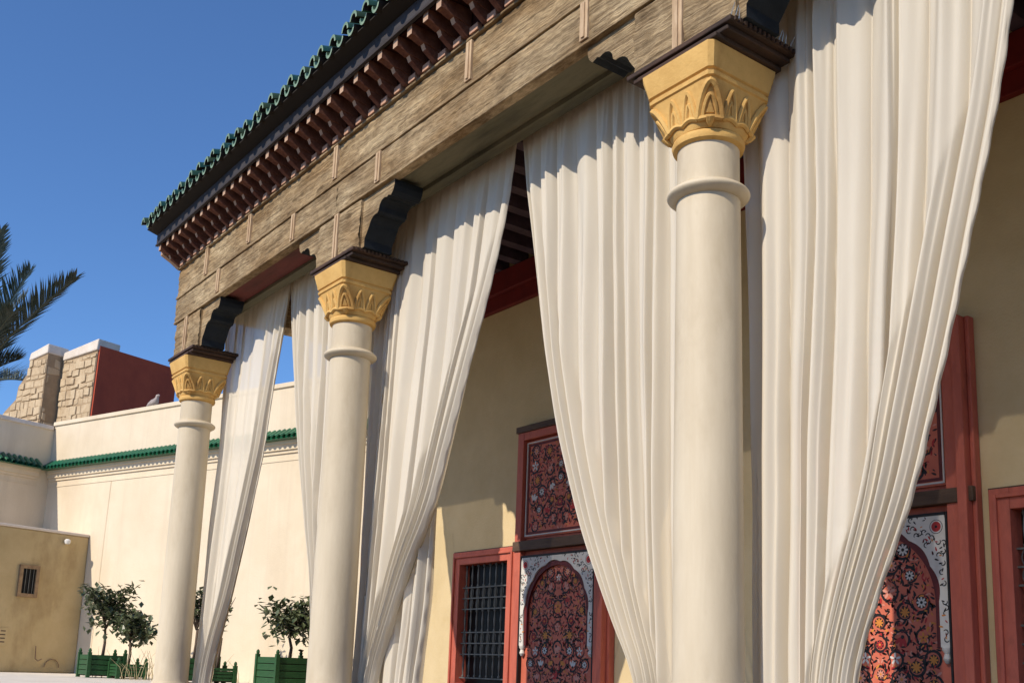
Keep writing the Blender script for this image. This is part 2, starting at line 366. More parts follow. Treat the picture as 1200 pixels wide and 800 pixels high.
while x < XR:
    o = link('roof_tile', rnd.choice(covs), roof, (x+rnd.uniform(-.012,.012), YT+rnd.uniform(-.03,.02), ZTL+.005+rnd.uniform(-.010,.010))); o.rotation_euler = (0,0,rnd.uniform(-.02,.02))
    o = link('roof_tile', rnd.choice(pans), roof, (x+.12+rnd.uniform(-.004,.004), YT+.02+rnd.uniform(-.01,.01), ZTL+rnd.uniform(-.005,.005)))
    x += .24
# upper tile field and flat roof behind
b = MB(); nx = int((XR-XL)/.03); vs = []
for j in range(2):
    for i in range(nx+1):
        xx = XL-.05+i*.03; vs.append((xx, .02+j*1.15, ZTL+.13+j*.36+.05*math.cos(2*math.pi*(xx-XL+.05)/.24)))
b.add(vs, [(i,i+1,nx+2+i,nx+1+i) for i in range(nx)]); o = b.build('upper_tile_field', 'tile', roof, smooth=True); o['kind'] = 'stuff'
MB().box((XL-.05,1.1,6.62), (XR,3.05,6.9)).build('roof_slab', 'plaster', roof)
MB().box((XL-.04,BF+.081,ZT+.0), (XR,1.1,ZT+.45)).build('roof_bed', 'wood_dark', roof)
# side return beam at the open end
MB().box((XL+.03,BB+.04,5.56), (-14.12,3.0,6.19)).build('side_beam', 'wood', roof, bevel=.01)
# ceiling with painted beams
MB().box((-14.1,BB+.04,6.13), (XR,3.0,6.18)).build('ceiling_board', 'ceil', roof)
cbm = MB().box((-.07,BB+.05,5.93), (.07,2.99,6.128)).mesh('ceiling_beam','ceilbeam')
for k in range(int((XR+14.1)/.42)): link('ceiling_beam', cbm, roof, (-14.0+k*.42+.1,0,0))
MB().tube([(XL+.2,.40,5.56),(XR,.40,5.56)], .016, 8).build('curtain_rod', 'iron', roof)

# impost blocks with scalloped brackets (carry the beam above each capital)
def arcpts(cx, cz, r, a0, a1, n=7): return [(cx+r*math.cos(R_(a0+(a1-a0)*i/n)), cz+r*math.sin(R_(a0+(a1-a0)*i/n))) for i in range(n+1)]
rp = [(.44,4.815),(.50,4.815),(.50,4.90)]
rp += [(.56,4.98)]+arcpts(.70,4.98,.12,180,75,6)[1:]
rp += [(.76,5.12)]+arcpts(.86,5.12,.10,170,60,6)[1:]
rp += [(.94,5.22),(.99,5.20),(1.03,5.24),(1.05,5.29),(1.05,ZB-.022)]
def impost(cx, left=1.05):
    lp = [(-a,b) for a,b in rp]
    if left < 1: lp = []
    prof = [(cx+a,b) for a,b in lp[::-1]]+[(cx+a,b) for a,b in rp] if left >= 1 else [(cx-.56,ZB-.022),(cx-.56,4.815)]+[(cx+a,b) for a,b in rp]
    return MB().prism(prof, XZ, BF+.03, .13, 0, mi_side=1)
names = []
for i,cx in enumerate(CX[:4]):
    o = impost(cx, 0 if i == 0 else 1.05).build('impost_block', ['wood','blue'], roof)
    # carved facing on the front of the block
    x0,x1 = cx-.50,cx+.44
    f = carved_board(x0, x1, 4.825, ZB-.03, BF-.002, .012, 90+i*5.3)
    f.build('impost_facing', 'wood', roof, smooth='auto')
    for bx_ in (-.06,):
        q = MB().box((cx+bx_-.045,BF-.026,4.82),(cx+bx_+.045,BF+.0,ZB-.03)); q.box((cx+bx_-.016,BF-.04,4.84),(cx+bx_+.016,BF-.025,ZB-.05))
        q.build('batten', 'wood_pale', roof, bevel=.004)
    # stepped wooden ledge on top of the capital
    q = MB(); a0 = .56
    q.box((cx-.50,BF-.075,4.775),(cx+.46,BB+.055,4.813)); q.box((cx-.45,BF-.055,4.738),(cx+.42,BB+.04,4.774)); q.box((cx-.37,BF-.095,4.702),(cx+.355,BB+.03,4.737))
    q.build('ledge', 'ledge', roof, bevel=.009)
    bd = MB()
    for j in range(14):
        y = BF-.04+j*.044; bd.box((cx+.461,y,4.780),(cx+.474,y+.026,4.809))
    bd.build('ledge_bead', 'ledge', roof)
    if i == 2:
        sp = MB()
        for j in range(16):
            y = BF-.05+j*.038; sp.tube([(cx+.44,y,4.813),(cx+.465+rnd.uniform(-.01,.02),y+rnd.uniform(-.012,.012),4.89)], [.005,.002], 4)
        sp.build('bird_spikes', 'steel', roof)

# ------------------------------------------------------------------ columns
def make_column(label):
    t = thing('column', label, 'column', (0,0,.10), 'cream portico columns', world=False)
    Z0 = .10
    r = .213
    MB().box((-.33,-.33,0),(.33,.33,.12)).build('plinth', 'column', t, bevel=.012)
    MB().lathe([(.30,.12),(.32,.15),(.32,.19),(.28,.22),(.255,.25),(.24,.30)], seg=48).build('base', 'column', t, 'auto')
    prof = [(.232,.30)]+[(.216-.006*math.sin(i/12*math.pi)*-1 if 0 else .219-.010*(i/12)**1.5,.34+(3.335)*i/12) for i in range(13)]
    MB().lathe(prof, seg=64).build('shaft', 'column', t, 'auto')
    ring = [(.20,3.67),(.228,3.675)]+[(.228+.045*math.sin(math.pi*i/10),3.675+.085*i/10) for i in range(1,10)]+[(.228,3.76),(.20,3.765)]
    MB().lathe(ring, seg=64).build('collar_ring', 'column', t, 'auto')
    MB().lathe([(.206,3.735),(.205,4.06)], seg=64).build('neck', 'column', t, 'auto')
    # capital: round below, square above, corners chamfered
    SQ = lambda z: 4.385-(4.335-z)*.90
    LV = [(SQ(z),h,e) for z,h,e in [(4.02,.226,2.3),(4.05,.234,2.9),(4.10,.242,3.8),(4.18,.254,6),(4.26,.268,9),(4.33,.280,14)]]
    b = MB(); sec = []
    def loop(z, h, e, n=64):          # superellipse ring from circle (e=2) to square (big e)
        out = []
        for k in range(n):
            a = 2*math.pi*(k+.5)/n; c,s_ = math.cos(a),math.sin(a)
            q = (abs(c)**e+abs(s_)**e)**(-1/e); out.append((h*q*c,h*q*s_,z))
        return out
    rings = [loop(SQ(3.94),.212,2),loop(SQ(3.955),.234,2),loop(SQ(3.985),.242,2),loop(SQ(4.012),.234,2),loop(SQ(4.018),.222,2.1)]+[loop(z,h,e) for z,h,e in LV]+[
             loop(4.388,.292,18),loop(4.412,.294,22),loop(4.418,.280,22),loop(4.432,.281,24),loop(4.440,.296,26),loop(4.475,.302,30),loop(4.575,.326,34),loop(4.598,.328,34)]
    n = 64
    for rg in rings: sec += rg
    fs = [(i*n+k,i*n+(k+1)%n,(i+1)*n+(k+1)%n,(i+1)*n+k) for i in range(len(rings)-1) for k in range(n)]
    fs += [tuple(range(n))[::-1], tuple((len(rings)-1)*n+k for k in range(n))]
    b.add(sec, fs); cap = b.build('capital', 'capital', t, 'auto')
    # relief: pointed arches on corners and faces, scalloped lower rim
    def surf(a, z, off=.0):
        lv = LV; z = max(LV[0][0],min(LV[-1][0],SQ(z)))
        for (z0,h0,e0),(z1,h1,e1) in zip(lv,lv[1:]):
            if z <= z1:
                f = (z-z0)/(z1-z0); h = h0+(h1-h0)*f; e = e0+(e1-e0)*f; break
        c,s_ = math.cos(a),math.sin(a); q = (abs(c)**e+abs(s_)**e)**(-1/e)
        return ((h*q+off)*c,(h*q+off)*s_,z)
    rel = MB()
    def arch(a0, hw, z0, z1, rr):
        pts = []
        for i in range(17):
            v = i/16*2-1; sgn = 1 if v > 0 else -1
            da = hw*sgn*(abs(v)**1.0); zz = z0+(z1-z0)*(1-abs(v)**1.7)
            pts.append(surf(a0+da, zz, .004))
        rel.tube(pts, rr, 6)
    for q in range(4):
        ac = math.pi/4+q*math.pi/2; af = q*math.pi/2
        arch(ac,.29,4.07,4.30,.023); arch(ac,.165,4.085,4.215,.014)
        for sg_ in (-1,1): arch(af+sg_*.25,.20,4.085,4.285,.016); arch(af+sg_*.25,.10,4.10,4.20,.011)
        rel.tube([surf(ac+.29+(math.pi/2-.58)*i/14, 4.07+.02*abs(math.sin(2*math.pi*i/14)), .004) for i in range(15)], .018, 6)
        rel.tube([surf(ac-.29+.58*i/8, 4.072, .006) for i in range(9)], .019, 6)
        # pendant corner drop
        rel.tube([surf(ac,4.078,.012),surf(ac,4.045,.010),surf(ac,4.02,-.004)], [.030,.024,.006], 8)
        rel.add([surf(ac-.09,4.10,.010),surf(ac+.09,4.10,.010),surf(ac,4.175,.010),surf(ac-.09,4.10,-.01),surf(ac+.09,4.10,-.01),surf(ac,4.175,-.01)],[(0,1,2),(0,3,4,1),(1,4,5,2),(2,5,3,0)])
    rel.build('capital_relief', 'capital', cap, 'auto')
    return t
def copy_tree(o, parent=None):
    c = o.copy(); COL.objects.link(c)
    if parent: c.parent = parent
    for ch in list(o.children): copy_tree(ch, c)
    return c
col0 = make_column('cream round column at the open end of the portico, palm side')
col0.location = (CX[0],0,.10)
for cx,lb in ((CX[1],'cream round column between the end column and the one carrying bird spikes'),(CX[2],'cream round column whose capital ledge carries bird spikes'),(CX[3],'unseen cream round column added past the open bay to darken the gallery')):  # last column is out of view, added to cut light in the gallery
    c = copy_tree(col0); c.location = (cx,0,.10); c['label'] = lb

# ------------------------------------------------------------------ curtains
YC = .40
def edge(pts, y=YC):
    q = sorted([(on_y(p,y).z, on_y(p,y).x) for p in pts])
    def f(z):
        if z <= q[0][0]: return q[0][1]
        if z >= q[-1][0]:
            (z0,x0),(z1,x1) = q[-2],q[-1]; return x1+(x1-x0)/(z1-z0)*(z-z1)
        for (z0,x0),(z1,x1) in zip(q,q[1:]):
            if z <= z1:
                t = (z-z0)/(z1-z0); return x0+(x1-x0)*t
    def g(z):      # smoothed
        return sum(f(z+d)*w_ for d,w_ in ((-.22,.15),(-.11,.22),(0,.26),(.11,.22),(.22,.15)))
    return g
def curtain(name, lab, eL, eR, folds, seed, side, ztop=5.56, zbot=.14, y0=YC, amp=(.04,.085), parent=None, ns=360, nt_=110):
    """side: +1 gathered towards its right edge, -1 towards its left edge"""
    b = MB(); vs = []
    rg = random.Random(seed); W = [rg.uniform(.32,2.3) for _ in range(folds)]; tot = sum(W)
    A = [rg.uniform(.6,1.25) for _ in range(folds+1)]
    cum = [0]
    for w_ in W: cum.append(cum[-1]+w_/tot)
    def ph(s):
        for k in range(folds):
            if s <= cum[k+1] or k == folds-1:
                f = (s-cum[k])/(cum[k+1]-cum[k]); return k+f, A[k]+(A[k+1]-A[k])*f
    xlt = eL(ztop); wt = eR(ztop)-xlt
    for j in range(nt_+1):
        t = j/nt_; z = ztop+(zbot-ztop)*t
        xl,xr = eL(z),eR(z); wid = xr-xl
        for i in range(ns+1):
            s = i/ns
            # folds drift along the sweep of the cloth
            sw = s + .018*noise.noise(Vector((s*5,t*3,seed)))*math.sin(math.pi*s)
            sw = min(1,max(0,sw)); p,a_ = ph(sw)
            am = (amp[0]+(amp[1]-amp[0])*min(1,t*1.6))*a_
            pl = min(1,t*9)                                   # small gathers near the rod
            th = 2*math.pi*p
            ed = min(1,min(s,1-s)/.035); am *= ed
            yy = am*pl*(.9-2.0*abs(math.cos(th/2))**.62+.22*math.sin(2*th+1.1*seed+2*t))
            yy += .013*(1-min(1,t*3.2))*math.sin(th*3+1.7*math.sin(p*2.3))
            yy += ed*.022*noise.noise(Vector((s*7,t*2.3,seed+5)))
            yy += ed*.010*noise.noise(Vector((s*26,t*7,seed+9)))*min(1,t*3)
            sw2 = s + (wid and (.055*pl*min(1,t*2)*math.cos(th)/folds*1.6))
            sc = min(1,max(0,sw2)); x = xl+wid*sc
            # cloth far from the sweeping hem hangs straight until the hem pushes it
            hg = xlt+wt*sc
            lo_,hi_ = (xl+wid*.30*sc, xr-wid*.30*(1-sc))
            hg = min(hi_,hg) if side < 0 else max(lo_,hg)
            x = x*.45+hg*.55
            x = min(xr,max(xl,x))
            e = min(s,1-s)
            hem = .004*math.sin(z*23+seed) if e < .01 else 0
            vs.append((x+hem, y0+yy, z))
    n = ns+1
    b.add(vs, [(j*n+i,(j+1)*n+i,(j+1)*n+i+1,j*n+i+1) for j in range(nt_) for i in range(ns)])
    o = b.build(name, 'cloth', parent, smooth=True)
    hc = MB(); k0,k1 = (ns-9,ns) if side < 0 else (0,9)     # stitched hem along the free edge
    hv = [(vs[j*n+i][0],vs[j*n+i][1]-.004,vs[j*n+i][2]) for j in range(nt_+1) for i in range(k0,k1+1)]
    hc.add(hv, [(j*10+i,(j+1)*10+i,(j+1)*10+i+1,j*10+i+1) for j in range(nt_) for i in range(9)])
    if parent is None: hc.build('hem', 'cloth', o, smooth=True)
    if lab: tag(o, lab, 'curtain', 'white voile curtains of the portico')
    return o
curtain('curtain', 'white voile curtain gathered beside the end column, hanging before the planters',
        edge([(266,350),(266,420),(259,530),(247,620),(238,720),(228,798)]), edge([(342,330),(330,400),(322,445),(310,530),(288,629),(270,705),(255,755),(246,798)]), 8, 3.3, -1)
curtain('curtain', 'narrow white voile curtain almost hidden behind the middle column',
        edge([(342,330),(344,400),(347,460),(352,530),(362,620),(370,680),(374,798)]), edge([(410,320),(412,450),(404,620),(395,798)]), 9, 8.1, 1)
c2 = thing('curtain', 'white voile curtain swept to the middle column, with a loose tail', 'curtain', (-8.6,YC,.1), 'white voile curtains of the portico')
curtain('drape', None, edge([(440,300),(438,450),(432,620),(424,798)]), edge([(606,165),(598,230),(585,295),(570,360),(553.6,420),(541.7,467.5),(508.5,595.7),(480,662),(458,730),(438,795)]), 11, 12.7, -1, parent=c2)
curtain('tail', None, edge([(470,420),(462,560),(455,650),(440,740),(432,798)], YC+.17), edge([(540,420),(512,580),(507,640),(503,700),(496,760),(490,798)], YC+.17), 5, 21.9, -1, ztop=3.6, y0=YC+.17, parent=c2, ns=160)
curtain('curtain', 'white voile curtain before the painted door, swept to the spiked column',
        edge([(613,160),(618,215),(625,275),(641,420),(655.6,505),(684,619),(720,714),(739,762),(757,797)]), edge([(812,60),(815,300),(817,600),(818,797)]), 11, 31.2, 1)
curtain('curtain', 'widest white voile curtain, on the open-bay side of the spiked column',
        edge([(868,60),(874,200),(884,420),(889,600),(890,797)]), edge([(1187.5,0),(1176,90),(1160,175),(1130,320),(1116,390),(1073,579.5),(1028,705),(1002,795)]), 9, 44.6, -1, amp=(.045,.075), ns=420)
curtain('curtain', 'unseen white voile curtain added before the extra column to darken the gallery',
        lambda z: -2.0+1.9*max(0,1-z/5.5)**.8, lambda z: .15, 10, 51.3, 1)  # out of view, added to block light from the gallery
curtain('curtain', 'unseen white voile curtain added beyond the extra column to darken the gallery', lambda z: .70, lambda z: 3.4, 11, 57.9, -1)  # also unseen, added to close the gallery against light

# ------------------------------------------------------------------ rear building with doors and windows
YB = 3.0
house = thing('gallery_house', 'cream plastered gallery house wall with painted doors and grille windows', 'building', (-6,5,0))
WINS = [(-11.86,-10.46),(-4.33,-2.93)]; WZ = (.35,2.22)
DOORS = [-9.61,-5.34]
def wall_with_holes():
    b = MB(); y0,y1 = YB,YB+.45
    xs = [-14.4]
    for a,c in WINS: xs += [a,c]
    xs.append(6.2)
    for k in range(0,len(xs)-1,2): b.box((xs[k],y0,0),(xs[k+1],y1,6.62))
    for a,c in WINS: b.box((a,y0,WZ[1]),(c,y1,6.62)); b.box((a,y0,0),(c,y1,WZ[0]))
    return b
wall_with_holes().build('wall', 'plaster', house)
MB().box((-14.4,YB+.452,0),(6.2,7.8,6.6)).build('rear_wing', 'plaster', house)
MB().box((-14.5,3.06,6.62),(6.3,7.9,6.95)).build('flat_roof', 'plaster', house)
cr = MB().box((-14.1,YB-.14,5.62),(6.2,YB-.002,5.92)); cr.box((-14.1,YB-.08,5.42),(6.2,YB-.003,5.62))
cr.build('cornice', 'cornice', house, bevel=.01)

# ---- painted ornament: thin paint layer meshes
def teardrop(b, x, z, ang, l, w_, y, mi):
    pts = []
    for i in range(8):
        a = 2*math.pi*i/8; px = l*(.5-.5*math.cos(a)); pz = w_*math.sin(a)*(.35+.65*math.sin(a/2)**1)
        pts.append((x+px*math.cos(ang)-pz*math.sin(ang), y, z+px*math.sin(ang)+pz*math.cos(ang)))
    b.add(pts, [tuple(range(8))], mi)
def disc(b, x, z, r, y, mi, n=10):
    b.add([(x+r*math.cos(2*math.pi*i/n), y, z+r*math.sin(2*math.pi*i/n)) for i in range(n)], [tuple(range(n))], mi)
def stroke(b, pts, w_, y, mi):
    vs = []; n = len(pts)
    for i,(x,z) in enumerate(pts):
        x0,z0 = pts[max(0,i-1)]; x1,z1 = pts[min(n-1,i+1)]; dx,dz = x1-x0,z1-z0; l = math.hypot(dx,dz) or 1
        ww = w_*(.55+.9*math.sin(math.pi*(i+.5)/n))*.5
        vs += [(x-dz/l*ww,y,z+dx/l*ww),(x+dz/l*ww,y,z-dx/l*ww)]
    b.add(vs, [(2*i,2*i+1,2*i+3,2*i+2) for i in range(n-1)], mi)
# material slots: 0 black 1 petal 2 scarlet 3 orange 4 pink 5 darkred
PAINT = ['black','petal','scarlet','orange','pinkp','darkred']
def ornament(inside, x0, x1, z0, z1, cx, y, seed, sp=.155, cols=(1,1,2,3,3,4,4)):
    """mirrored arabesque of scrolls, rosettes, tulips and leaves"""
    b = MB(); rg = random.Random(seed); pts = []
    half = max(x1-cx, cx-x0)
    for _ in range(1500):
        px = rg.uniform(0,half); pz = rg.uniform(z0,z1)
        if px < sp*.45: px = 0
        if not inside(px, pz, .05): continue
        if all((px-a)**2+(pz-c)**2 > sp**2 for a,c in pts) and (px == 0 or px > sp*.55): pts.append((px,pz))
    def both(fn, px):
        fn(1)
        if px > 0: fn(-1)
    for k,(px,pz) in enumerate(pts):
        col = rg.choice(cols); kind = rg.random(); r = rg.uniform(.036,.054)
        ph0 = rg.uniform(0,6.28); turn = rg.choice((-1,1)); y1,y2,y3,y4 = y-.0010,y-.0016,y-.0022,y-.0028
        leafs = [(rg.uniform(0,6.28), rg.uniform(1.35,1.9), rg.uniform(.03,.055), rg.choice((0,0,0,0,5,2))) for _ in range(9)]
        def draw(m):
            fx = lambda a: cx+m*a
            # spiral stem
            sp_ = [(fx(px+(r*1.2+.030*i/14)*math.cos(ph0+turn*i*.40)), pz+(r*1.2+.030*i/14)*math.sin(ph0+turn*i*.40)) for i in range(15)]
            stroke(b, sp_, .017, y1, 0)
            for (a,d,l,mi) in leafs:
                lx,lz = px+r*d*math.cos(a), pz+r*d*math.sin(a)
                if inside(abs(lx),lz,.02):
                    aa = a+turn*1.0; ang = aa if m == 1 else math.pi-aa
                    teardrop(b, fx(lx), lz, ang, l, l*.24, y2, mi)
            if kind < .55:
                disc(b, fx(px), pz, r*1.02, y2, 0, 12)
                for q in range(8):
                    a = q*math.pi/4+(0 if m == 1 else 0); teardrop(b, fx(px), pz, a, r*.98, r*.22, y3, col)
                disc(b, fx(px), pz, r*.28, y4, 0 if col == 1 else 3, 8)
            elif kind < .8:
                a0 = ph0 if m == 1 else math.pi-ph0
                for da in (-.6,0,.6): teardrop(b, fx(px)-r*.6*math.cos(a0), pz-r*.6*math.sin(a0), a0+da, r*1.9, r*.42, y3-.0003*da, col)
                disc(b, fx(px)-r*.5*math.cos(a0), pz-r*.5*math.sin(a0), r*.35, y4, 0, 8)
            else:
                for q in range(5): teardrop(b, fx(px), pz, q*1.2566+1.57, r*1.25, r*.30, y3, col)
                disc(b, fx(px), pz, r*.22, y4, 5, 8)
        both(draw, px)
    # filler leaves
    for _ in range(int(2600*(x1-x0)*(z1-z0)*.16)):
        px,pz = rg.uniform(0,half),rg.uniform(z0,z1)
        if not inside(px,pz,.025): continue
        if any((px-a)**2+(pz-c)**2 < .052**2 for a,c in pts): continue
        a = rg.uniform(0,6.28); l = rg.uniform(.03,.055); mi = rg.choice((0,0,0,0,5,4,2,3))
        for m in (1,-1): teardrop(b, cx+m*px, pz, a if m == 1 else math.pi-a, l, l*.22, y-.0013, mi)
    return b
def painted_door(cx, pil_right=True):
    d = MB()
    x0,x1 = cx-.69,cx+.69; yf = YB-.085
    # frame stiles and head as the door part itself
    d.box((x0-.12,YB-.11,.10),(x0,YB-.002,3.62)); d.box((x1,YB-.11,.10),(x1+.12,YB-.002,3.62)); d.box((x0,YB-.108,3.52),(x1,YB-.003,3.62))
    d.box((x0,YB-.03,.11),(x1,YB-.004,3.52))
    o = d.build('door', 'red', house, bevel=.006)
    MB().box((x0-.14,YB-.13,3.622),(x1+.14,YB-.004,3.70)).build('door_head', 'transom', o, bevel=.006)
    MB().box((x0-.13,YB-.135,2.135),(x1+.24,YB-.031,2.255)).build('transom_rail', 'transom', o, bevel=.008)
    p = MB(); p.box((x1+.125,YB-.17,.10),(x1+.205,YB-.003,3.66)); p.box((x1+.206,YB-.09,.10),(x1+.245,YB-.003,3.66)); p.build('pilaster', ['red'], o, bevel=.01)
    # upper panel
    MB().box((x0+.015,YB-.06,2.30),(x1-.015,YB-.031,3.50)).build('upper_panel', 'redfield', o)
    br = MB()
    for a,bz in (((x0+.03,2.315),(x1-.03,2.33)),((x0+.03,3.47),(x1-.03,3.485)),((x0+.03,2.33),(x0+.045,3.47)),((x1-.045,2.33),(x1-.03,3.47))):
        br.box((a[0],YB-.072,a[1]),(bz[0],YB-.061,bz[1]))
    br.build('panel_border', 'petal', o)
    bk = MB()
    for a,bz in (((x0+.055,2.34),(x1-.055,2.365)),((x0+.055,3.435),(x1-.055,3.46)),((x0+.055,2.365),(x0+.08,3.435)),((x1-.08,2.365),(x1-.055,3.435))):
        bk.box((a[0],YB-.066,a[1]),(bz[0],YB-.0601,bz[1]))
    bk.build('panel_border', 'darkred', o)
    ins = lambda px,pz,mg: px < .60-mg and 2.37+mg < pz < 3.43-mg
    ornament(ins, x0+.08, x1-.08, 2.37, 3.43, cx, YB-.0602, int(-cx*10), .16).build('painted_flowers', PAINT, o)['kind'] = 'stuff'
    # lower panel with scalloped arch
    MB().box((x0+.02,YB-.05,.14),(x1-.02,YB-.031,2.08)).build('lower_panel', 'redfield', o)
    ins2 = lambda px,pz,mg: px < .55-mg and (.20+mg < pz < 1.36 or (pz >= 1.36 and math.hypot(px, (pz-1.36)*.98) < .56-mg))
    ornament(ins2, x0+.14, x1-.14, .2, 1.9, cx, YB-.0502, int(-cx*10)+4, .165).build('painted_flowers', PAINT, o)['kind'] = 'stuff'
    def archpts(r, sc, n=72, zj=1.0):
        pts = [(cx+r,zj)]
        for i in range(n+1):
            a = math.pi*i/n
            rr = r+sc*abs(math.sin(a*6.5)); hz = 1.05
            pts.append((cx+rr*math.cos(a), 1.36+rr*hz*math.sin(a)))
        pts.append((cx-r,zj)); return pts
    def ring_poly(outer, inner, ya, yb):
        b = MB(); n = len(inner); vs = [(x,ya,z) for x,z in outer]+[(x,ya,z) for x,z in inner]+[(x,yb,z) for x,z in outer]+[(x,yb,z) for x,z in inner]
        fs = []
        for i in range(n-1):
            fs += [(i,i+1,n+i+1,n+i), (n+i,n+i+1,3*n+i+1,3*n+i), (i,2*n+i,2*n+i+1,i+1)]
        fs += [(0,n,3*n,2*n),(n-1,2*n+n-1,3*n+n-1,2*n-1)]
        b.add(vs, fs); return b
    inn = archpts(.585,.022)
    # outer rectangle sampled with the same number of points
    out = []
    for (x,z) in inn:
        a = math.atan2(max(0,z-1.36), x-cx)
        if z <= 1.0001: out.append((cx+.665*(1 if x > cx else -1), 1.0)); continue
        dx,dz = math.cos(a),math.sin(a); t = min(.665/abs(dx) if abs(dx) > 1e-6 else 9, .69/dz if dz > 1e-6 else 9)
        out.append((cx+dx*t, 1.36+dz*t))
    sp_ = ring_poly(out, inn, YB-.10, YB-.051).build('spandrel', 'white', o)
    in2 = archpts(.545,.0); ou2 = archpts(.60,.0)
    ring_poly(ou2, in2, YB-.085, YB-.0503).build('arch_band', 'darkred', o)
    # small drops at the feet of the spandrel
    for sx in (-1,1):
        q = MB().lathe([(.0,-.13),(.02,-.12),(.035,-.09),(.022,-.05),(.04,-.02),(.04,0)], (cx+sx*.625,YB-.076,1.0), 10); q.build('spandrel_drop', 'white', o, 'auto')
    # painted scrolls on the white spandrel
    b = MB(); y = YB-.1002; rg = random.Random(int(-cx*7))
    for m in (1,-1):
        fx = lambda a: cx+m*a
        disc(b, fx(.585), 1.96, .058, y-.0008, 0, 18); disc(b, fx(.585), 1.96, .053, y-.0012, 1, 18); disc(b, fx(.585), 1.96, .042, y-.0016, 2, 16); disc(b, fx(.585), 1.96, .012, y-.002, 0, 8)
        rad = random.Random(11); used = []
        for k in range(1400):
            px,pz = rad.uniform(0,.66),rad.uniform(1.0,2.04)
            if pz > 1.36:
                if math.hypot(px,(pz-1.36)/1.05) < .645 or math.hypot(px-.585,pz-1.96) < .09: continue
            elif px < .61: continue
            if px > .645: continue
            if any((px-a_)**2+(pz-c_)**2 < .034**2 for a_,c_ in used): continue
            used.append((px,pz))
            a = rad.uniform(0,6.28); l = rad.uniform(.026,.042); mi = rad.choice((0,0,0,5,2,3))
            teardrop(b, fx(px), pz, a if m == 1 else math.pi-a, l, l*.22, y-.001, mi)
            if k % 3 == 0:
                stroke(b, [(fx(px+.02*math.cos(a+i*.5)), pz+.02*math.sin(a+i*.5)) for i in range(9)], .007, y-.0008, 0)
    b.build('painted_scrolls', PAINT, sp_)['kind'] = 'stuff'
    # black line round the lower panel
    br = MB(); e = .672
    for a,bz in (((cx-e,2.052),(cx+e,2.075)),((cx-e-.012,.14),(cx-e+.006,2.075)),((cx+e-.006,.14),(cx+e+.012,2.075))): br.box((a[0],YB-.106,a[1]),(bz[0],YB-.0511,bz[1]))
    br.build('panel_line', 'black', o)
    return o
for cx in DOORS: painted_door(cx)
def grille_window(a, c):
    fw = .17
    z0,z1 = WZ
    f = MB(); f.box((a+.003,YB-.06,z0),(a+fw,YB+.12,z1-.003)); f.box((c-fw,YB-.06,z0),(c-.003,YB+.12,z1-.003)); f.box((a+fw,YB-.058,z1-fw),(c-fw,YB+.12,z1-.004)); f.box((a+fw,YB-.058,z0+.002),(c-fw,YB+.12,z0+fw))
    o = f.build('window', 'red', house, bevel=.006)
    t = MB(); t.box((a+.045,YB-.085,z0),(a+.075,YB-.061,z1-.05)); t.box((c-.075,YB-.085,z0),(c-.045,YB-.061,z1-.05)); t.box((a+.076,YB-.084,z1-.08),(c-.076,YB-.061,z1-.05)); t.build('frame_bead', 'red', o, bevel=.005)
    ln = MB(); ln.box((a-.012,YB-.03,z0),(a+.001,YB-.001,z1)); ln.box((c-.001,YB-.03,z0),(c+.012,YB-.001,z1)); ln.box((a-.012,YB-.03,z1-.001),(c+.012,YB-.001,z1+.012)); ln.build('frame_line', 'transom', o)
    MB().box((a+fw,YB+.11,z0+fw),(c-fw,YB+.118,z1-fw)).build('pane', 'pane', o)
    xi0,xi1,zi0,zi1 = a+fw,c-fw,z0+fw,z1-fw
    # turned spindles between rails, alternating tall and short rows
    rows = []; z = zi1; pat = (.30,.14,.14); k = 0
    while z-pat[k%3] > zi0-.02: rows.append((z-pat[k%3],z)); z -= pat[k%3]; k += 1
    n = 8
    def spin(h):
        pr = [(.007,.0),(.016,.012),(.016,.03),(.007,.045),(.010,h*.30),(.015,h*.5),(.010,h*.7),(.007,h-.045),(.016,h-.03),(.016,h-.012),(.007,h)]
        return MB().lathe(pr, seg=6).mesh('spindle','iron','auto')
    def curl(h):
        b = MB()
        for sx in (-1,1):
            b.tube([(sx*(.012+.022*math.sin(math.pi*i/8)), 0, h*i/8) for i in range(9)], .005, 4)
        b.lathe([(.004,0),(.013,h*.5),(.004,h)], seg=6); return b.mesh('scroll','iron','auto')
    tall,short = spin(.30),curl(.14)
    for (r0,r1) in rows:
        MB().box((xi0,YB+.01,r0-.008),(xi1,YB+.035,r0+.008)).build('rail', 'iron', o)
        for j in range(n):
            xx = xi0+(xi1-xi0)*(j+.5)/n
            link('spindle' if r1-r0 > .2 else 'scroll', tall if r1-r0 > .2 else short, o, (xx,YB+.022,r0))
    return o
for a,c in WINS: grille_window(a,c)

